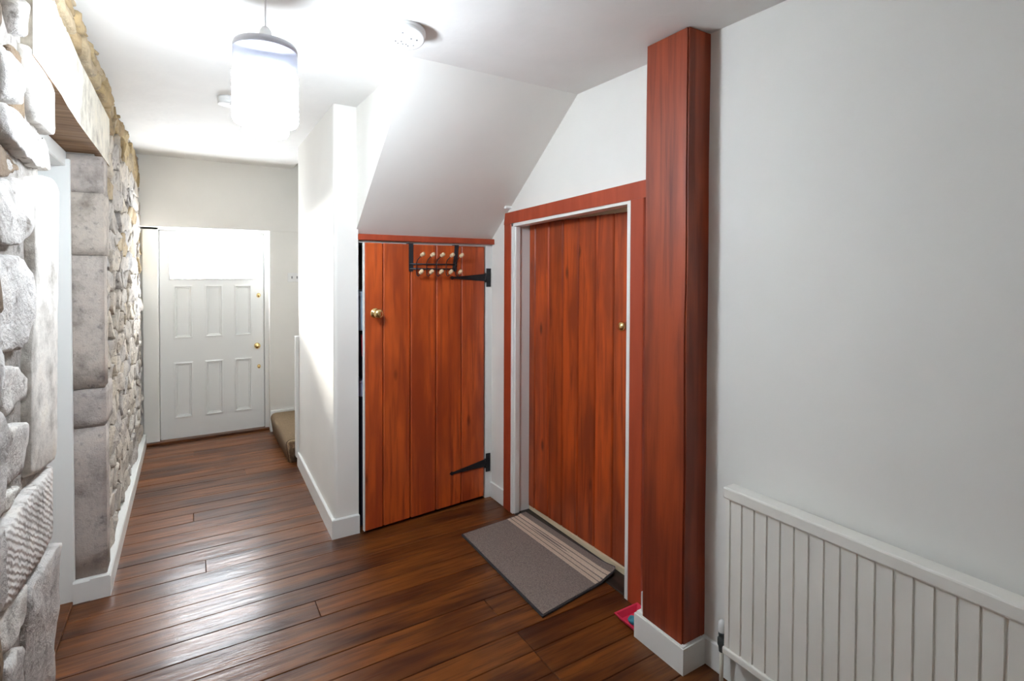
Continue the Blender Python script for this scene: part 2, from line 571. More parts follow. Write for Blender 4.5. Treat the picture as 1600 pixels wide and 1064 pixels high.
def rubble(y0, y1, z0, z1, sy, sz, seed, jitter=0.42):
    """irregular courses: Voronoi cells of jittered, flattened seeds"""
    rnd = random.Random(seed)
    pts = []
    nz = max(1, round((z1 - z0) / sz))
    ny = max(1, round((y1 - y0) / sy))
    for r in range(-1, nz + 1):
        off = rnd.uniform(0, 1)
        for q in range(-1, ny + 2):
            pts.append((y0 + (q + off) * sy + rnd.uniform(-jitter, jitter) * sy, z0 + (r + .5) * (z1 - z0) / nz + rnd.uniform(-jitter, jitter) * sz * 0.8))
    asp = sy / sz
    cells = []
    for i, p in enumerate(pts):
        poly = [(y0, z0), (y1, z0), (y1, z1), (y0, z1)]
        near = sorted(pts, key=lambda q: (q[0] - p[0]) ** 2 + ((q[1] - p[1]) * asp) ** 2)[1:22]
        for q in near:
            mx, mz = (p[0] + q[0]) / 2, (p[1] + q[1]) / 2
            poly = clip(poly, mx, mz, q[0] - p[0], (q[1] - p[1]) * asp * asp)
            if len(poly) < 3: break
        if len(poly) >= 3:
            ar = abs(sum(poly[t][0] * poly[(t + 1) % len(poly)][1] - poly[(t + 1) % len(poly)][0] * poly[t][1] for t in range(len(poly)))) / 2
            if ar > 0.0012:
                cells.append(poly)
    return cells

# hand-placed stones beside the near jamb (outlines in y,z metres)
NEAR = [
 ([(1.589,2.124),(1.664,2.157),(1.671,2.101),(1.634,2.065),(1.586,2.06)], 'stone_brown'),
 ([(1.68,2.164),(1.821,2.225),(1.815,2.122),(1.731,2.106)], 'stone_near'),
 ([(1.585,2.036),(1.674,2.042),(1.761,2.026),(1.771,1.99),(1.722,1.929),(1.579,1.912)], 'stone_near'),
 ([(1.696,2.061),(1.765,2.087),(1.963,2.07),(1.918,2.038),(1.811,2.039)], 'stone_brown'),
 ([(1.828,2.12),(2.094,2.099),(2.147,2.081),(2.139,1.941),(1.912,1.936),(1.834,2.0)], 'stone_margin'),
 ([(1.722,1.924),(1.796,1.992),(1.832,1.966),(1.883,1.92),(1.842,1.909)], 'stone_brown'),
 ([(1.578,1.9),(1.721,1.921),(1.869,1.908),(2.147,1.925),(2.142,1.837),(1.934,1.814),(1.787,1.817),(1.575,1.824)], 'stone_near'),
 ([(1.574,1.812),(1.762,1.805),(1.849,1.79),(1.57,1.731)], 'stone_brown'),
 ([(1.569,1.722),(1.815,1.768),(1.846,1.736),(1.814,1.633),(1.716,1.592),(1.563,1.582)], 'stone_near'),
 ([(1.868,1.778),(2.078,1.813),(2.148,1.794),(2.089,0.953),(1.887,0.973),(1.806,0.995),(1.822,1.3),(1.867,1.5)], 'stone_margin'),
 ([(1.562,1.564),(1.761,1.569),(1.821,1.517),(1.828,1.4),(1.774,1.356),(1.703,1.34),(1.551,1.346)], 'stone_near'),
 ([(1.55,1.318),(1.7,1.299),(1.781,1.257),(1.792,1.214),(1.668,1.201),(1.544,1.208)], 'stone_near'),
 ([(1.544,1.194),(1.751,1.15),(1.785,1.092),(1.745,1.031),(1.644,1.041),(1.537,1.061)], 'stone_near'),
 ([(1.536,1.043),(1.686,1.019),(1.707,0.992),(1.534,0.993)], 'stone_near'),
 ([(1.532,0.96),(1.717,0.966),(2.07,0.947),(2.058,0.735),(1.874,0.736),(1.761,0.757),(1.524,0.789)], 'tooled'),
 ([(2.057,0.72),(2.028,0.238),(1.772,0.37),(1.777,0.699),(1.873,0.722)], 'stone_near'),
 ([(1.523,0.772),(1.76,0.744),(1.756,0.662),(1.614,0.667),(1.519,0.697)], 'stone_near'),
 ([(1.518,0.677),(1.613,0.655),(1.711,0.615),(1.749,0.535),(1.738,0.444),(1.511,0.523)], 'stone_near'),
]
def tooled_mat():
    m = MT['stone_near'].copy(); m.name = 'tooled_stone'
    n = m.node_tree
    b = n.nodes['Principled BSDF']
    c = coords(n, rnd=False)
    mp = n.nodes.new('ShaderNodeMapping'); mp.inputs['Rotation'].default_value = (0.5, 0, 0)
    n.links.new(c, mp.inputs[0])
    wv = N(n, 'ShaderNodeTexWave', Scale=20.0, Distortion=4.0, Detail=3.0)
    wv.inputs['Detail Scale'].default_value = 2.0
    wv.bands_direction = 'Z'
    n.links.new(mp.outputs[0], wv.inputs['Vector'])
    bump(n, b, wv.outputs[1], 0.45, 0.004)
    return m
MT['tooled'] = tooled_mat()
for i, (poly, m_) in enumerate(NEAR):
    fl_ = 0.6 if m_ in ('stone_margin', 'tooled', 'stone_dressed') else 0.0
    stone(poly, m_, proud=-0.004 if m_ == 'stone_brown' else 0.014, res=0.020, seed=i + 1, flat=fl_, rough=0.5 if fl_ else 1.0, shrink=0.0, edge=0.007, rings=True)
sd = 100
def fill(cells, matf, skip=None, **kw):
    global sd
    for c in cells:
        sd += 1
        cy_ = sum(p[0] for p in c) / len(c); cz_ = sum(p[1] for p in c) / len(c)
        if skip and skip(cy_, cz_): continue
        stone(c, matf(cy_, cz_, random.Random(sd)), seed=sd, **kw)
fill(rubble(0.35, 1.53, 0.0, 2.45, 0.30, 0.20, 3), lambda y, z, r: r.choice(['stone_near'] * 4 + ['stone_brown']), res=0.06)
fill(rubble(1.50, 2.03, 0.0, 0.43, 0.25, 0.16, 5), lambda y, z, r: 'stone_near', skip=lambda y, z: y > 1.8 and z > 0.24, res=0.06)
fill(rubble(1.50, 1.83, 2.18, 2.35, 0.2, 0.10, 6), lambda y, z, r: 'stone_near', skip=lambda y, z: y > 1.66 and z < 2.23, res=0.06)
fill(rubble(1.35, 3.42, 2.335, 2.450, 0.19, 0.075, 8), lambda y, z, r: 'stone_ochre', proud=0.034, res=0.025, shrink=0.0, edge=0.010)
# quoins of the far jamb: (z0, z1, length along the wall)
QUOIN = [(0.10, 0.80, 0.115), (0.80, 0.98, 0.27), (0.98, 1.60, 0.11), (1.60, 1.89, 0.20), (1.89, 2.06, 0.16)]
def in_quoin(y, z):
    return any(z0 - .02 < z < z1 + .02 and y < 3.1 + L for z0, z1, L in QUOIN)
def far_mat(y, z, r):
    if z > 2.25: return r.choice(['stone_ochre', 'stone_ochre', 'stone_far'])
    if z > 1.6: return r.choice(['stone_ochre'] + ['stone_far'] * 5)
    return 'stone_far'
fill(rubble(3.16, 5.60, 0.10, 2.475, 0.225, 0.118, 11), far_mat, skip=in_quoin, proud=0.003, res=0.026, rough=1.2, shrink=0.0035, edge=0.005)
for i, (z0, z1, L) in enumerate(QUOIN):
    bm = bmesh.new()
    add_box(bm, -0.475, -0.338, 3.10, 3.10 + L, z0 + 0.001, z1 - 0.001)
    bmesh.ops.subdivide_edges(bm, edges=bm.edges[:], cuts=4, use_grid_fill=True)
    bmesh.ops.bevel(bm, geom=[e for e in bm.edges if e.calc_face_angle(0) > 1], offset=0.003, segments=2, affect='EDGES')
    noisy(bm, 0.0016, 22, i)
    for f in bm.faces: f.smooth = True
    obj('quoin', bm, 'stone_dressed', wl, origin=(-0.4, 3.1, z0))
# lintel: limewashed face, bare timber underneath
bm = bmesh.new()
add_prism(bm, [(1.86, 2.100), (2.2, 2.090), (2.6, 2.072), (3.43, 2.072), (3.43, 2.314), (2.6, 2.322), (1.86, 2.368)], 'X', -0.62, -0.345)
bm.normal_update()
for f in bm.faces:
    if f.normal.z < -0.5: f.material_index = 1
bmesh.ops.triangulate(bm, faces=[f for f in bm.faces if len(f.verts) > 4])
bmesh.ops.subdivide_edges(bm, edges=bm.edges[:], cuts=3, use_grid_fill=True)
noisy(bm, 0.005, 7, 3.0)
lint = obj('lintel', bm, ['lintel_face', 'lintel_wood'], wl, origin=(-0.48, 2.6, 2.2))
lint['label'] = 'pale limewashed lintel with bare brown timber underside'

# doorway in the stone wall
d4 = empty('door_4', (-0.5, 2.57, 0.0)); struct(d4, 'white door in a painted frame deep in the stone doorway', 'door')
def lbox(name, b, mat, par, bev=0.0):
    L = par.location
    return box(name, (b[0] - L.x, b[1] - L.x, b[2] - L.y, b[3] - L.y, b[4] - L.z, b[5] - L.z), mat, par, bev)
lbox('frame_jamb', (-0.66, -0.455, 3.085, 3.14, 0.0, 2.035), 'paint', d4, 0.004)
lbox('frame_jamb', (-0.66, -0.50, 2.02, 2.06, 0.0, 2.035), 'paint', d4, 0.004)
lbox('frame_head', (-0.66, -0.47, 2.02, 3.14, 2.0, 2.07), 'paint', d4, 0.004)
lbox('door_stop', (-0.62, -0.58, 3.06, 3.09, 0.0, 2.0), 'paint', d4, 0.003)
lbox('leaf', (-0.66, -0.62, 2.06, 3.086, 0.012, 2.0), 'door_white', d4, 0.003)
lbox('threshold', (-0.68, -0.462, 2.03, 3.10, -0.01, 0.012), 'floor_wood', d4, 0.004)

# skirting along the stone wall, turning into the doorway
bm = bmesh.new()
add_prism(bm, [(-0.40, 0), (-0.323, 0), (-0.323, 0.092), (-0.329, 0.100), (-0.40, 0.100)], 'Y', 3.075, 5.60)
add_prism(bm, [(3.13, 0), (3.078, 0), (3.078, 0.092), (3.084, 0.101), (3.13, 0.101)], 'X', -0.462, -0.3255)
struct(obj('baseboard_left', bm, 'paint'), 'white skirting along the foot of the stone wall', 'baseboard')

# far wall: bulkhead, pier and door surround
bm = bmesh.new()
add_box(bm, -0.9, 2.7, 5.45, 6.1, 1.909, 4.6)
add_box(bm, 0.655, 2.7, 5.468, 6.1, 0, 1.909)
add_box(bm, -0.9, -0.335, 5.60, 6.1, 0, 1.909)
struct(obj('wall_far', bm, 'wall'), 'cream end wall with a bulkhead dropped over the front door', 'wall')
bm = bmesh.new()
add_box(bm, 0.652, 1.1, 5.444, 5.470, 0, 0.20, bev=0.004)
struct(obj('baseboard_far', bm, 'paint'), 'white skirting beside the front door behind the carpeted step', 'baseboard')

# front door
d1 = empty('door_1', (0.198, YF, 0.0)); struct(d1, 'white six-panel front door with a daylit glazed top', 'door')
lbox('frame_jamb', (-0.345, -0.226, 5.575, 5.68, 0.0, 1.92), 'paint', d1, 0.004)
lbox('door_stop', (-0.30, -0.19, 5.648, 5.70, 0.0, 1.92), 'paint', d1)
lbox('door_stop', (0.585, 0.70, 5.648, 5.70, 0.0, 1.92), 'paint', d1)
lbox('door_stop', (-0.30, 0.70, 5.648, 5.70, 1.86, 1.93), 'paint', d1)
lbox('door_stop', (-0.30, 0.70, 5.648, 5.70, -0.02, 0.04), 'paint', d1)
lbox('frame_jamb', (0.622, 0.665, 5.57, 5.68, 0.0, 1.92), 'paint', d1, 0.004)
lbox('frame_head', (-0.345, 0.665, 5.575, 5.68, 1.890, 1.925), 'paint', d1, 0.004)
lbox('threshold', (-0.33, 0.66, 5.535, 5.68, -0.005, 0.020), 'floor_wood', d1, 0.005)
PX = [(-0.115, 0.023), (0.128, 0.265), (0.368, 0.507)]
PZ = [(0.205, 0.700), (0.925, 1.395)]
GL = (-0.150, 0.545, 1.452, 1.842)
xs = sorted({-0.221, 0.617, GL[0], GL[1]} | {v for p in PX for v in p})
zs = sorted({0.021, 1.887, GL[2], GL[3]} | {v for p in PZ for v in p})
bm = bmesh.new()
for xa, xb in zip(xs, xs[1:]):
    for za, zb in zip(zs, zs[1:]):
        xm, zm = (xa + xb) / 2, (za + zb) / 2
        hole = any(p[0] < xm < p[1] for p in PX) and any(p[0] < zm < p[1] for p in PZ)
        hole = hole or (GL[0] < xm < GL[1] and GL[2] < zm < GL[3])
        if not hole:
            add_box(bm, xa - .198, xb - .198, 0.0, 0.045, za, zb)
bmesh.ops.remove_doubles(bm, verts=bm.verts[:], dist=1e-5)
dup = {}
for f in bm.faces[:]:
    k = tuple(round(c, 4) for c in f.calc_center_median())
    dup.setdefault(k, []).append(f)
bmesh.ops.delete(bm, geom=[f for v in dup.values() if len(v) > 1 for f in v], context='FACES')
leaf = obj('leaf', bm, 'door_white', d1)
def panel(x0, x1, z0, z1, par):
    bm = bmesh.new()
    lv = [(0.0, -0.000), (-0.002, -0.006), (0.010, -0.007), (0.018, 0.010), (0.024, 0.012), (0.030, 0.016)]
    prev = None
    for ins, y in [(-0.006, 0.004), (-0.006, -0.005), (0.006, -0.008), (0.014, 0.006), (0.020, 0.006), (0.024, 0.014)]:
        r = [bm.verts.new((x, y, z)) for x, z in ((x0 + ins, z0 + ins), (x1 - ins, z0 + ins), (x1 - ins, z1 - ins), (x0 + ins, z1 - ins))]
        if prev:
            for i in range(4):
                bm.faces.new((prev[i], prev[(i + 1) % 4], r[(i + 1) % 4], r[i]))
        prev = r
    bm.faces.new(prev)
    bmesh.ops.recalc_face_normals(bm, faces=bm.faces[:])
    if sum(f.normal.y for f in bm.faces) > 0:
        bmesh.ops.reverse_faces(bm, faces=bm.faces[:])
    return obj('panel', bm, 'door_white', par)
for p in PX:
    for z in PZ:
        panel(p[0] - .198, p[1] - .198, z[0], z[1], d1)
pane = box('pane', (GL[0] - .198, GL[1] - .198, 0.018, 0.024, GL[2], GL[3]), 'pane', d1)
pane['label'] = 'bright daylit glass at the top of the door'
bm = bmesh.new()
for b in ((GL[0] - .006, GL[1] + .006, GL[2] - .006, GL[2] + .010), (GL[0] - .006, GL[1] + .006, GL[3] - .010, GL[3] + .006), (GL[0] - .006, GL[0] + .010, GL[2], GL[3]), (GL[1] - .010, GL[1] + .006, GL[2], GL[3])):
    add_box(bm, b[0] - .198, b[1] - .198, -0.006, 0.016, b[2], b[3], bev=0.003)
obj('glazing_bead', bm, 'door_white', d1)
RX = Matrix.Rotation(math.radians(90), 4, 'X')     # local z -> -y
bm = bmesh.new()
add_lathe(bm, [(0.026, 0), (0.026, 0.004), (0.011, 0.008), (0.010, 0.022), (0.020, 0.030), (0.027, 0.042), (0.026, 0.052), (0.016, 0.060), (0.0, 0.062)], 24, Matrix.Translation((0.556 - .198, 0, 0.815)) @ RX)
obj('knob', bm, 'brass', d1)
for z, r in ((1.297, 0.016), (0.612, 0.014)):
    bm = bmesh.new()
    add_lathe(bm, [(r * 1.15, 0), (r * 1.15, 0.004), (r, 0.009), (r * .75, 0.016), (r * .7, 0.020), (0, 0.021)], 20, Matrix.Translation((0.572 - .198, 0, z)) @ RX @ Matrix.Scale(1.25, 4, (0, 1, 0)))
    obj('lock', bm, 'brass', d1)

# partition between hall and cupboard, rounded arris at the near end
bm = bmesh.new()
def add_rounded_wall(bm):
    out = [(0.735, 4.40), (0.876, 4.40), (0.842, 3.085)]
    cx, cyy, r = 0.703 + 0.022, 3.085 + 0.022, 0.022
    for i in range(7):
        a = math.radians(270 - 90 * i / 6)
        out.append((cx + r * math.cos(a), cyy + r * math.sin(a)))
    add_prism(bm, out, 'Z', 0.0, 2.52)
add_rounded_wall(bm)
bmesh.ops.recalc_face_normals(bm, faces=bm.faces[:])
struct(obj('wall_partition', bm, 'wall'), 'cream partition between the passage and the cupboard door', 'wall')
bm = bmesh.new()
add_prism(bm, [(0.735, 4.40), (0.718, 4.40), (0.686, 3.066), (0.843, 3.066), (0.843, 3.086), (0.705, 3.086)], 'Z', 0.0, 0.112)
bmesh.ops.recalc_face_normals(bm, faces=bm.faces[:])
bmesh.ops.bevel(bm, geom=[e for e in bm.edges if all(v.co.z > 0.1 for v in e.verts)], offset=0.006, segments=1, affect='EDGES')
struct(obj('baseboard_partition', bm, 'paint'), 'white skirting round the foot of the partition', 'baseboard')

# sloping underside of the upper stairs with its cheek
bm = bmesh.new()
add_prism(bm, [(3.115, 1.752), (2.20, ceil_z(2.2) - 0.001), (2.20, ceil_z(2.2) + .05), (4.3, 2.55), (4.3, 1.72), (3.20, 1.72), (3.115, 1.735)], 'X', 0.832, 1.80)
bmesh.ops.recalc_face_normals(bm, faces=bm.faces[:])
struct(obj('wall_stair_soffit', bm, 'wall'), 'cream sloping soffit under the stairs above the cupboard door', 'wall')

# cupboard behind the red door: jamb, rear
bm = bmesh.new()
add_box(bm, 1.700, 1.80, 3.112, 3.16, 0, 1.700)
add_box(bm, 0.845, 1.80, 3.112, 3.16, 1.700, 1.745)
struct(obj('trim_1', bm, 'paint'), 'white frame round the cupboard door under the stairs', 'trim')
t2 = box('trim_2', (0.840, 1.752, 3.078, 3.118, 1.714, 1.750), 'arch_wood', bev=0.004)
struct(t2, 'narrow red wooden strip above the cupboard door', 'trim')
bm = bmesh.new()
add_box(bm, 0.82, 2.7, 4.28, 4.40, 0, 2.6)
struct(obj('wall_cupboard_rear', bm, 'wall'), 'plain wall at the rear of the cupboard under the stairs', 'wall')

# right wall (radiator) and wall with the plank door
bm = bmesh.new()
add_box(bm, XR, 2.6, -2.4, 1.40, 0, 2.52)
struct(obj('wall_right', bm, 'wall_cool'), 'plain white wall above the cream radiator', 'wall')
bm = bmesh.new()
add_box(bm, XD, 2.05, 1.36, 1.80, 0, 2.52)
add_box(bm, XD, 2.05, 2.842, 3.4, 0, 2.52)
add_box(bm, XD, 2.05, 1.80, 2.842, 1.868, 2.52)
add_box(bm, 2.02, 2.10, 1.36, 3.4, 0, 2.52)
add_box(bm, 1.78, 2.7, 3.2, 4.4, 0, 2.52)
struct(obj('wall_door_side', bm, 'wall_cool'), 'white wall round the red plank door', 'wall')
bm = bmesh.new()
add_box(bm, XR - 0.014, XR + .01, -2.2, 1.36, 0, 0.105, bev=0.003)
struct(obj('baseboard_right', bm, 'paint'), 'white skirting along the wall behind the radiator', 'baseboard')
bm = bmesh.new()
add_box(bm, XD - 0.012, XD + .01, 2.92, 3.115, 0, 0.105, bev=0.003)
struct(obj('baseboard_corner', bm, 'paint'), 'short white skirting between the two red doors', 'baseboard')
bm = bmesh.new()
add_box(bm, 0.86, 2.7, 4.40, 4.45, 2.45, 4.6)
add_box(bm, 2.6, 2.7, 4.3, 5.6, 0, 4.6)
add_box(bm, 0.745, 0.86, 4.42, 5.5, 2.52, 4.6)
add_box(bm, 0.7, 2.7, 4.3, 5.6, 4.6, 4.7)
struct(obj('wall_stairwell', bm, 'wall_cool'), 'white walls of the stairwell beside the front door', 'wall')

# architrave, frame
bm = bmesh.new()
add_box(bm, XD - 0.020, XD + .01, 2.836, 2.920, 0, 1.86, bev=0.003)
add_box(bm, XD - 0.020, XD + .01, 1.700, 1.784, 0, 1.90, bev=0.003)
add_prism(bm, [(2.920, 1.833), (2.905, 1.905), (1.62, 1.944), (1.62, 1.866), (1.784, 1.862)], 'X', XD - 0.022, XD + .01)
bmesh.ops.recalc_face_normals(bm, faces=bm.faces[:])
struct(obj('trim_3', bm, 'arch_wood'), 'flat red architrave round the plank door beside the post', 'trim')
bm = bmesh.new()
add_box(bm, XD - 0.016, 1.90, 2.812, 2.842, 0, 1.86, bev=0.003)
add_box(bm, XD - 0.006, 1.78, 2.800, 2.842, 0, 1.84, bev=0.003)
add_box(bm, XD - 0.018, 1.90, 1.784, 1.808, 0, 1.87, bev=0.003)
add_prism(bm, [(2.842, 1.815), (1.784, 1.848), (1.784, 1.872), (2.842, 1.840)], 'X', XD - 0.016, 1.80)
bmesh.ops.recalc_face_normals(bm, faces=bm.faces[:])
struct(obj('trim_4', bm, 'paint'), 'white painted frame lining inside the red architrave', 'trim')
bm = bmesh.new()
add_box(bm, XD - 0.045, XD + .005, 2.86, 2.985, 1.932, 1.950, bev=0.004)
struct(obj('trim_5', bm, 'paint'), 'short white ledge at the top corner of the red architrave', 'trim')
bm = bmesh.new()
add_box(bm, 1.90, 1.93, 1.79, 2.85, 1.79, 1.90)  # added strip, coloured like the lit room behind the gap
add_box(bm, 1.862, 1.878, 1.81, 2.82, 0, 0.032)
struct(obj('trim_6', bm, 'cream_strip'), 'cream strip below the ajar plank door, another added for the lit gap above', 'trim')
t7 = box('trim_7', (1.745, 1.862, 1.80, 2.845, -0.01, 0.006), 'floor_dark', bev=0.003)
struct(t7, 'dark worn threshold board in front of the plank door', 'trim')

# ------------------------------------------------------------------ plank doors
def plank_leaf(par, edges, z0, z1, th, mat, sign, top=None, name='board', seed=0):
    """boards side by side along local x, front face at local y = 0"""
    rnd = random.Random(seed)
    for a, b_ in zip(edges, edges[1:]):
        bm = bmesh.new()
        add_box(bm, a + 0.0018, b_ - 0.0018, 0.0, th, z0, z1, bev=0.0060)
        o = obj(name, bm, mat, par, origin=((a + b_) / 2, th / 2, (z0 + z1) / 2))
        o.location.y += rnd.uniform(0, 0.0015)

# cupboard door, hinged on the right and left ajar
th2 = math.atan2(0.078, 0.845)
d2 = empty('door_2', (1.698, 3.108, 0.0), th2); struct(d2, 'orange-red plank cupboard door ajar with black strap hinges', 'door')
e2 = [1.698 - x for x in (0.860, 0.974, 1.150, 1.326, 1.512, 1.694)]
e2 = [-x for x in e2]
plank_leaf(d2, e2, 0.016, 1.698, 0.028, 'door_wood', 1, seed=2)
ed = box('leaf_edge', (e2[0] - 0.003, e2[0] + 0.0012, 0.002, 0.027, 0.018, 1.696), 'paint', d2)
ed['label'] = 'pale worn edge'
box('ledge', (e2[0] + 0.04, -0.04, 0.028, 0.052, 0.25, 0.36), 'door_wood', d2)
box('ledge', (e2[0] + 0.04, -0.04, 0.028, 0.052, 1.32, 1.43), 'door_wood', d2)
for zc, dz in ((1.492, 0.0), (0.240, 0.0)):
    droop = 0.0 if zc > 1 else -0.012
    bm = bmesh.new()
    pts = [(-0.005, zc + 0.026), (-0.10, zc + 0.017 + droop * .3), (-0.245, zc + 0.007 + droop), (-0.262, zc + 0.012 + droop), (-0.276, zc + droop), (-0.262, zc - 0.012 + droop), (-0.245, zc - 0.006 + droop), (-0.10, zc - 0.016 + droop * .3), (-0.005, zc - 0.024)]
    add_prism(bm, pts, 'Y', -0.006, 0.0)
    bmesh.ops.recalc_face_normals(bm, faces=bm.faces[:])
    add_lathe(bm, [(0.006, -0.03), (0.006, 0.03)], 10, Matrix.Translation((0.0, -0.005, zc)))
    h = obj('strap_hinge', bm, 'iron', d2)
    h['label'] = 'black iron strap hinge'
    pl_ = box('hinge_plate', (0.006, 0.040, -0.004, 0.004, zc - 0.062, zc + 0.062), 'iron', h, 0.002)
    pl_.rotation_euler = (0, 0, -th2)
bm = bmesh.new()
KP = Matrix.Translation((-0.774, 0, 1.287)) @ RX
add_lathe(bm, [(0.031, 0), (0.031, 0.003), (0.024, 0.007), (0.012, 0.009), (0.011, 0.026), (0.018, 0.032), (0.027, 0.042), (0.029, 0.052), (0.024, 0.062), (0.012, 0.067), (0, 0.068)], 28, KP)
k = obj('knob', bm, 'brass', d2); k['label'] = 'round brass knob on its rose'

# plank door in the right-hand wall
Y0, Y1 = 2.812, 1.800
ang = math.atan2(1.885 - 1.855, Y0 - Y1)
d3 = empty('door_3', (1.852, Y0, 0.0), -math.pi / 2 + ang); struct(d3, 'tall red-brown plank door beside the square post', 'door')
def mdist(y): return (2.90 - y) * 0.985
e3 = [0.0] + [Y0 - y * 0.982 for y in (2.80, 2.655, 2.52, 2.378, 2.236, 2.098, 1.965, 1.925)] + [Y0 - 1.815]
e3 = [0.0, 0.066, 0.205, 0.340, 0.480, 0.622, 0.760, 0.893, 0.930, 1.000]
plank_leaf(d3, e3, 0.030, 1.836, 0.030, 'main_wood', 1, seed=3)
box('ledge', (0.06, 0.94, 0.030, 0.054, 0.25, 0.36), 'main_wood', d3)
box('ledge', (0.06, 0.94, 0.030, 0.054, 1.45, 1.56), 'main_wood', d3)
bm = bmesh.new()
add_lathe(bm, [(0.024, 0), (0.024, 0.004), (0.010, 0.008), (0.009, 0.022), (0.017, 0.028), (0.024, 0.038), (0.025, 0.046), (0.020, 0.055), (0.010, 0.060), (0, 0.061)], 24, Matrix.Translation((0.868, 0, 1.262)) @ RX)
k = obj('knob', bm, 'brass', d3); k['label'] = 'small round brass knob'

# ------------------------------------------------------------------ post with its plinth
bm = bmesh.new()
add_box(bm, 1.600, 1.80, 1.352, 1.566, 0.0, ceil_z(1.4) - 0.004)
bmesh.ops.bevel(bm, geom=[e for e in bm.edges if abs(e.verts[0].co.z - e.verts[1].co.z) > 1], offset=0.006, segments=2, affect='EDGES')
long_e = [e for e in bm.edges if abs(e.verts[0].co.z - e.verts[1].co.z) > 1]
bmesh.ops.subdivide_edges(bm, edges=long_e, cuts=40)
for v in bm.verts:
    d = mnoise.noise_vector(Vector((v.co.x * 3, v.co.y * 3, v.co.z * 2.2)))
    v.co.x += d.x * 0.004; v.co.y += d.y * 0.004
for f in bm.faces: f.smooth = False
post = obj('timber_pillar', bm, 'post_wood', origin=(1.7, 1.46, 0))
struct(post, 'square red-brown timber post rising to the ceiling', 'pillar')
bm = bmesh.new()
add_prism(bm, [(1.586, 1.336), (1.712, 1.336), (1.712, 1.36), (1.602, 1.36), (1.602, 1.594), (1.586, 1.594)], 'Z', 0, 0.106)
bmesh.ops.recalc_face_normals(bm, faces=bm.faces[:])
bmesh.ops.bevel(bm, geom=[e for e in bm.edges if all(v.co.z > 0.1 for v in e.verts)], offset=0.005, segments=2, affect='EDGES')
add_box(bm, 1.602, 1.76, 1.560, 1.594, 0, 0.105)
struct(obj('baseboard_pillar', bm, 'paint'), 'white skirting wrapped round the foot of the timber post', 'baseboard')
bm = bmesh.new()
add_box(bm, 1.612, 1.76, 1.566, 1.580, 0.10, 0.19)
noisy(bm, 0.003, 20)
struct(obj('trim_8', bm, 'paint'), 'scrap of white plaster low on the side of the timber post', 'trim')

# ------------------------------------------------------------------ staircase
st = empty('staircase', (0.66, 4.95, 0.0)); tag(st, 'foot of the stairs with a brown woven carpet runner', 'staircase')
def carpet_step(x0, x1, z1):
    bm = bmesh.new()
    add_box(bm, x0 - .66, x1 - .66, -0.475, 0.490, 0.0, z1, bev=0.045, segs=4)
    for v in bm.verts:
        if v.co.z < 0.05: v.co.z = 0.0
        # riser leans back below the nosing
        if v.co.z < z1 - 0.06 and v.co.x < x0 - .66 + 0.08: v.co.x += 0.022
    for f in bm.faces: f.smooth = True
    return obj('carpeted_step', bm, 'sisal', st)
carpet_step(0.648, 0.96, 0.190)
carpet_step(0.90, 1.22, 0.385)
carpet_step(1.16, 1.50, 0.58)
nb = box('newel_board', (0.712 - .66, 0.768 - .66, 4.402 - 4.95, 4.462 - 4.95, 0.060, 1.018), 'paint', st, 0.004)
nb['label'] = 'white painted board at the open end of the stairs'

# ------------------------------------------------------------------ radiator
rd = empty('radiator', (1.67, 0.5, 0.0)); tag(rd, 'cream ribbed panel radiator on the white wall', 'radiator')
ry0, ry1, rz0, rz1 = -0.20, 1.206, 0.150, 0.760
bm = bmesh.new()
PT = 0.0467
prof = []
y = 1.184 + PT / 2
prof.append((ry1 - 0.002, 0.0))
while y > ry0 + 0.02:
    # groove centred half a pitch below y
    g = y - PT / 2
    prof += [(g + 0.0042, 0.0), (g + 0.0022, 0.0055), (g - 0.0022, 0.0055), (g - 0.0042, 0.0)]
    y -= PT
prof.append((ry0 + 0.002, 0.0))
xf = 1.648
def rp(yy, dx, z): return bm.verts.new((xf + dx - 1.67, yy - 0.5, z))
rowsv = []
for z, k_ in ((rz0 + 0.012, 0.0), (rz0 + 0.030, 1.0), (rz1 - 0.050, 1.0), (rz1 - 0.028, 0.0)):
    rowsv.append([rp(yy, dx * k_, z) for yy, dx in prof])
for A, B in zip(rowsv, rowsv[1:]):
    for i in range(len(A) - 1):
        bm.faces.new((A[i], A[i + 1], B[i + 1], B[i]))
bmesh.ops.recalc_face_normals(bm, faces=bm.faces[:])
if sum(f.normal.x for f in bm.faces) > 0: bmesh.ops.reverse_faces(bm, faces=bm.faces[:])
add_box(bm, xf + 0.0065 - 1.67, 1.694 - 1.67, ry0 - .5, ry1 - .5, rz0 + 0.005, rz1 - 0.030)
obj('ribbed_panel', bm, 'rad', rd)
bm = bmesh.new()
add_box(bm, 1.638 - 1.67, 1.70 - 1.67, ry0 - .5 - .003, ry1 - .5 + .004, rz1 - 0.042, rz1, bev=0.006, segs=2)
obj('top_rail', bm, 'rad', rd)
bm = bmesh.new()
add_box(bm, 1.640 - 1.67, 1.698 - 1.67, ry0 - .5, ry1 - .5 + .002, rz0, rz0 + 0.026, bev=0.005, segs=2)
obj('bottom_rail', bm, 'rad', rd)
for yy in (1.12, 0.5, -0.1):
    box('bracket', (1.692 - 1.67, 1.727 - 1.67, yy - .5 - .012, yy - .5 + .012, 0.22, 0.66), 'rad', rd)
bm = bmesh.new()
add_lathe(bm, [(0.010, 0.130), (0.012, 0.150), (0.015, 0.155), (0.015, 0.178), (0.011, 0.182), (0.011, 0.190), (0.0125, 0.195), (0.012, 0.205), (0, 0.206)], 16, Matrix.Translation((1.672 - 1.67, 1.232 - .5, 0)))
add_tube(bm, [(1.672 - 1.67, 1.232 - .5, 0.166), (1.672 - 1.67, 1.200 - .5, 0.166)], 0.009, 10)
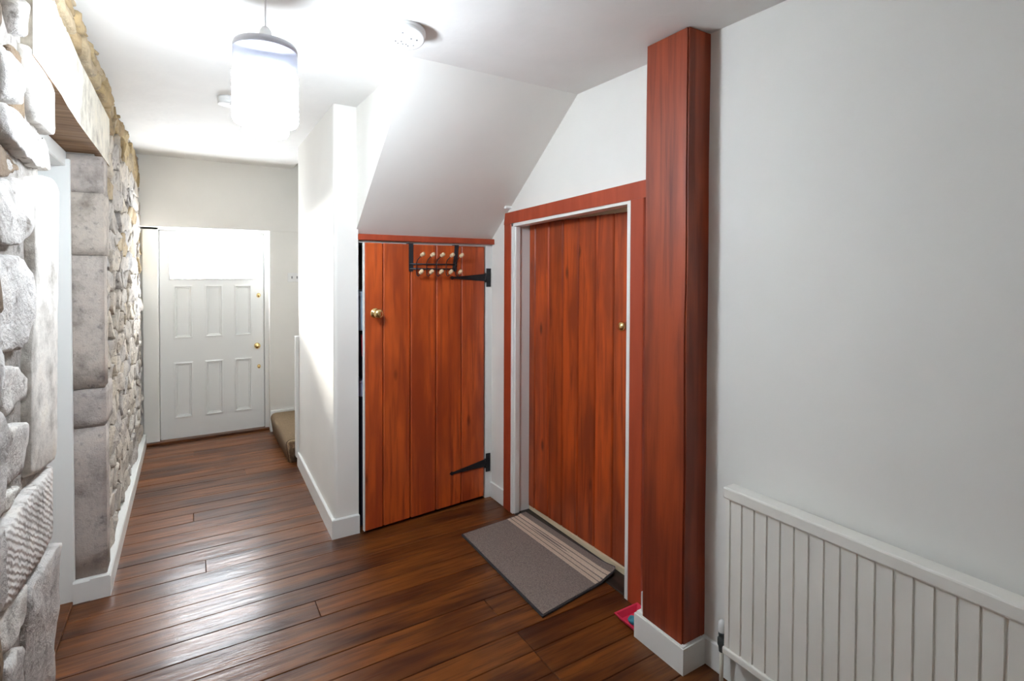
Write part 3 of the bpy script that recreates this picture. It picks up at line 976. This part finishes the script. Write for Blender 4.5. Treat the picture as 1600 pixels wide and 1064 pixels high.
vv = obj('valve', bm, 'valve', rd); vv['label'] = 'dark metal valve'
bm = bmesh.new()
add_lathe(bm, [(0.011, 0.200), (0.013, 0.206), (0.0125, 0.238), (0.006, 0.248), (0, 0.249)], 16, Matrix.Translation((1.672 - 1.67, 1.232 - .5, 0)))
obj('valve_cap', bm, 'plastic', vv)
bm = bmesh.new()
add_tube(bm, [(1.672 - 1.67, 1.232 - .5, -0.004), (1.672 - 1.67, 1.232 - .5, 0.135)], 0.0075, 12)
obj('pipe', bm, 'copper_paint', rd)

# ------------------------------------------------------------------ pendant lamp
LX, LY = 0.222, 1.93
lp = empty('pendant_lamp', (LX, LY, 1.98)); tag(lp, 'lit cylinder glass pendant lamp hanging from a thin white cord', 'lamp')
def ll(name, prof, mat, seg=40, cap=False):
    bm = bmesh.new()
    add_lathe(bm, [(r, z - 1.98) for r, z in prof], seg, cap=cap)
    return obj(name, bm, mat, lp)
ll('ceiling_rose', [(0.0, 2.445), (0.03, 2.446), (0.042, 2.452), (0.044, ceil_z(LY) + .002)], 'plastic')
ll('cord', [(0.0028, 2.33), (0.0028, 2.448)], 'plastic', 10)
ll('lampholder', [(0.0, 2.338), (0.010, 2.337), (0.018, 2.325), (0.022, 2.305), (0.023, 2.280), (0.022, 2.24), (0.0, 2.24)], 'plastic', 24)
ll('shade_top', [(0.022, 2.279), (0.085, 2.281), (0.095, 2.277), (0.0985, 2.268), (0.0985, 2.255), (0.096, 2.255), (0.094, 2.268), (0.085, 2.273), (0.022, 2.272)], 'lamp_cap')
ll('shade_band', [(0.0980, 2.258), (0.0980, 2.180), (0.0955, 2.180), (0.0955, 2.258)], 'lamp_glass')
g = ll('shade_glass', [(0.0955, 2.181), (0.1005, 2.178), (0.1005, 2.030), (0.095, 2.020), (0.075, 2.018)], 'lamp_glow')
g['label'] = 'glowing white glass'
ll('inner_glass', [(0.070, 2.200), (0.070, 1.990), (0.064, 1.982), (0.0, 1.980)], 'lamp_glow')

# ------------------------------------------------------------------ ceiling alarms, switch
def alarm(x, y, r, h, label, dots, tilt=0.0):
    zc = ceil_z(y) - r * math.sin(tilt)
    t = empty('smoke_alarm', (x, y, zc)); tag(t, label, 'alarm', 'round white alarms on the ceiling')
    bm = bmesh.new()
    add_lathe(bm, [(r, 0.003), (r, -h * .35), (r * .97, -h * .4), (r * .97, -h * .5), (r * .94, -h), (r * .88, -h * 1.05), (0, -h * 1.05)], 36)
    obj('body', bm, 'plastic', t)
    if tilt:
        v = Vector((-x, -y, 0)).normalized() * math.sin(tilt) + Vector((0, 0, -math.cos(tilt)))
        t.rotation_mode = 'QUATERNION'
        t.rotation_quaternion = Vector((0, 0, -1)).rotation_difference(v)
        bm = bmesh.new()
        add_lathe(bm, [(r * .62, 0.0), (r * .66, r * math.sin(tilt) + 0.012)], 30)
        obj('mounting_base', bm, 'plastic', t)
    for dx, dy, rr in dots:
        bm = bmesh.new()
        add_lathe(bm, [(rr, -h * 1.04), (rr, -h * 1.05 - 0.0012), (0, -h * 1.05 - 0.0012)], 10, Matrix.Translation((dx, dy, 0)))
        obj('vent_hole', bm, 'plastic_grey', t)
    return t
alarm(0.716, 1.955, 0.076, 0.024, 'open-faced white smoke alarm where the sloping soffit meets the ceiling',
      [(-0.022, -0.028, 0.0035), (0.018, -0.010, 0.0035), (0.040, -0.012, 0.004), (-0.030, 0.030, 0.0035), (-0.010, 0.022, 0.003), (0.0, 0.034, 0.003), (0.012, 0.030, 0.003), (-0.018, 0.038, 0.003), (0.022, 0.036, 0.003), (0.040, 0.024, 0.003)], tilt=math.radians(13))
alarm(0.193, 3.31, 0.055, 0.036, 'small white alarm further along the ceiling toward the front door', [(0.01, -0.02, 0.006)])
sw = empty('light_switch', (0.885, 5.468, 1.47)); tag(sw, 'white double light switch on the wall right of the front door', 'switch')
box('plate', (-0.072, 0.072, -0.009, 0.001, -0.043, 0.043), 'plastic', sw, 0.003)
for dx in (-0.034, 0.012):
    box('rocker', (dx - 0.006, dx + 0.006, -0.014, -0.008, -0.012, 0.012), 'plastic_grey', sw, 0.002)

# ------------------------------------------------------------------ coat hook rack hung on the cupboard door
hk = empty('coat_hook_rack', (1.698, 3.108, 0.0), th2); tag(hk, 'over-door hook rack with pale wooden pegs on the cupboard door', 'hook rack')
def hx(X): return (X - 1.698) * 1.0
for X, lean in ((1.150, 0.0), (1.468, -0.014)):
    bm = bmesh.new()
    pts = [(hx(X) - .014 + lean, 1.532), (hx(X) + .014 + lean, 1.532), (hx(X) + .014 - lean * .3, 1.702), (hx(X) - .014 - lean * .3, 1.702)]
    add_prism(bm, pts, 'Y', -0.006, -0.001)
    add_box(bm, hx(X) - .014, hx(X) + .014, -0.006, 0.034, 1.699, 1.7025)
    bmesh.ops.recalc_face_normals(bm, faces=bm.faces[:])
    obj('door_strap', bm, 'iron_grey', hk)
for z in (1.577, 1.548):
    bm = bmesh.new()
    add_tube(bm, [(hx(1.140), -0.010, z), (hx(1.470), -0.010, z)], 0.0045, 8)
    obj('rail', bm, 'iron_grey', hk)
for i in range(5):
    X = hx(1.182 + i * 0.0685)
    bm = bmesh.new()
    add_tube(bm, [(X, -0.014, 1.520), (X, -0.014, 1.585), (X + .004, -0.024, 1.605), (X + .008, -0.050, 1.622), (X + .010, -0.062, 1.630)], 0.003, 8)
    add_tube(bm, [(X, -0.014, 1.525), (X, -0.020, 1.508), (X + .002, -0.034, 1.503), (X + .003, -0.050, 1.512), (X + .004, -0.058, 1.522)], 0.003, 8)
    h = obj('hook', bm, 'iron_grey', hk)
    for px, py, pz, up in ((X + .010, -0.064, 1.631, 0.5), (X + .004, -0.060, 1.525, 0.8)):
        bm = bmesh.new()
        d = Vector((0.25, -1.0, up)).normalized()
        mt = Matrix.Translation((px, py, pz)) @ d.to_track_quat('Z', 'Y').to_matrix().to_4x4()
        add_lathe(bm, [(0.008, -0.008), (0.0115, -0.004), (0.0120, 0.006), (0.0120, 0.016), (0.010, 0.022), (0, 0.023)], 14, mt)
        obj('wooden_peg', bm, 'peg', h)

# ------------------------------------------------------------------ doormat
mt_ = empty('doormat', (1.60, 2.35, 0.0)); tag(mt_, 'taupe doormat with four beige stripes by the plank door', 'doormat')
A_, B_, C_, D_ = Vector((1.338, 2.732)), Vector((1.806, 2.771)), Vector((1.872, 1.960)), Vector((1.324, 1.888))
B_ = Vector((1.740, 2.775)); C_ = Vector((1.735, 1.930))
A_, B_, C_, D_ = Vector((1.338, 2.732)), Vector((1.812, 2.772)), Vector((1.850, 1.965)), Vector((1.324, 1.888))
def mat_pt(u, v):
    p = A_.lerp(B_, u).lerp(D_.lerp(C_, u), v)
    lift = 0.0
    d = (1 - u) * 0.52 + (1 - v) * 0.84
    # near corner by the door curls up
    if d < 0.16: lift = 0.022 * (1 - d / 0.16) ** 2
    over = max(0.0, p.x - 1.735)
    lift += min(0.007, over * 0.35)
    # rounded corner
    cu, cv_ = (1 - u) * 0.52, (1 - v) * 0.84
    if cu < 0.05 and cv_ < 0.05:
        q = Vector((0.05 - cu, 0.05 - cv_))
        if q.length > 0.05:
            k = 1 - 0.05 / q.length
            p = p + Vector((-q.x * k, q.y * k))
    return p.x - 1.60, p.y - 2.35, lift
def mat_sheet(u0, u1, v0, v1, nu, nv, z0, z1, name, mat, par):
    bm = bmesh.new()
    T, Bt = [], []
    for j in range(nv + 1):
        rt_, rb = [], []
        for i in range(nu + 1):
            x, y, l = mat_pt(u0 + (u1 - u0) * i / nu, v0 + (v1 - v0) * j / nv)
            rt_.append(bm.verts.new((x, y, z1 + l))); rb.append(bm.verts.new((x, y, z0 + l)))
        T.append(rt_); Bt.append(rb)
    for j in range(nv):
        for i in range(nu):
            bm.faces.new((T[j][i], T[j + 1][i], T[j + 1][i + 1], T[j][i + 1]))
            bm.faces.new((Bt[j][i], Bt[j][i + 1], Bt[j + 1][i + 1], Bt[j + 1][i]))
    rim = [(0, i) for i in range(nu)] + [(j, nu) for j in range(nv)] + [(nv, i) for i in range(nu, 0, -1)] + [(j, 0) for j in range(nv, 0, -1)]
    for k in range(len(rim)):
        a, b = rim[k], rim[(k + 1) % len(rim)]
        bm.faces.new((T[a[0]][a[1]], T[b[0]][b[1]], Bt[b[0]][b[1]], Bt[a[0]][a[1]]))
    bmesh.ops.recalc_face_normals(bm, faces=bm.faces[:])
    return obj(name, bm, mat, par)
mat_sheet(0.0, 1.0, 0.0, 1.0, 20, 30, 0.0, 0.0085, 'binding', 'mat_edge', mt_)
mat_sheet(0.018, 0.982, 0.010, 0.990, 20, 30, 0.006, 0.0115, 'pile', 'mat', mt_)
for k in range(4):
    u = 0.675 + k * 0.058
    mat_sheet(u, u + 0.043, 0.012, 0.988, 2, 30, 0.0100, 0.0125, 'stripe', 'mat_stripe', mt_)

# ------------------------------------------------------------------ pink tray with a teal cloth beside the post
tr = empty('plastic_tray', (1.660, 1.660, 0.0)); tag(tr, 'pink-red plastic tray on the floor behind the post', 'tray')
bm = bmesh.new()
def tray_ring(hx_, hy_, z): return [bm.verts.new((sx * hx_, sy * hy_, z)) for sx, sy in ((-1, -1), (1, -1), (1, 1), (-1, 1))]
rs = [tray_ring(0.050, 0.044, 0.0), tray_ring(0.064, 0.056, 0.024), tray_ring(0.070, 0.060, 0.025), tray_ring(0.070, 0.060, 0.029), tray_ring(0.062, 0.053, 0.028), tray_ring(0.048, 0.042, 0.004)]
bm.faces.new(rs[0])
for a, b in zip(rs, rs[1:]):
    for i in range(4):
        bm.faces.new((a[i], a[(i + 1) % 4], b[(i + 1) % 4], b[i]))
bm.faces.new(rs[-1])
bmesh.ops.recalc_face_normals(bm, faces=bm.faces[:])
obj('dish', bm, 'pink', tr)
bm = bmesh.new()
bmesh.ops.create_icosphere(bm, subdivisions=3, radius=0.026)
for v in bm.verts:
    v.co.z *= 0.55
    v.co += mnoise.noise_vector(v.co * 60) * 0.005
    v.co.z = max(v.co.z, -0.012)
for f in bm.faces: f.smooth = True
sp = obj('sponge', bm, 'teal'); sp.location = (1.640, 1.650, 0.018)
tag(sp, 'small teal sponge lying in the pink tray', 'sponge')

# ------------------------------------------------------------------ things glimpsed inside the cupboard
def carton(name, b, mat, label, cat):
    t = empty(name, ((b[0] + b[1]) / 2, (b[2] + b[3]) / 2, b[4]))
    tag(t, label, cat)
    cx, cyy = t.location.x, t.location.y
    box('body', (b[0] - cx, b[1] - cx, b[2] - cyy, b[3] - cyy, 0, (b[5] - b[4]) * .88), mat, t, 0.004)
    box('lid', (b[0] - cx - .004, b[1] - cx + .004, b[2] - cyy - .004, b[3] - cyy + .004, (b[5] - b[4]) * .86, b[5] - b[4]), mat, t, 0.004)
    return t
carton('storage_crate', (0.866, 1.30, 3.150, 3.65, 0.0, 0.778), 'navy', 'dark lidded crate at the bottom of the cupboard under the stairs', 'crate')
carton('storage_box', (0.866, 1.20, 3.150, 3.45, 0.779, 0.875), 'lilac', 'flat lilac box low in the gap beside the cupboard door', 'box')
bg_ = empty('fabric_bag', (1.035, 3.300, 0.877)); tag(bg_, 'dark bag with a red strap between the two boxes in the cupboard', 'bag')
bm = bmesh.new()
add_box(bm, -0.165, 0.165, -0.145, 0.145, 0.0, 0.295, bev=0.04, segs=3)
for v in bm.verts:
    v.co.y += mnoise.noise(v.co * 9) * 0.008
for f in bm.faces: f.smooth = True
obj('sack', bm, 'navy', bg_)
bm = bmesh.new()
add_tube(bm, [(-0.150, -0.12, 0.270), (-0.152, -0.150, 0.24), (-0.150, -0.152, 0.15), (-0.11, -0.156, 0.10), (-0.07, -0.152, 0.15), (-0.07, -0.150, 0.24), (-0.07, -0.12, 0.270)], 0.007, 8)
obj('strap', bm, 'redcloth', bg_)
carton('storage_box', (0.866, 1.20, 3.150, 3.45, 1.176, 1.412), 'paleblue', 'pale blue box high in the gap beside the cupboard door', 'box')
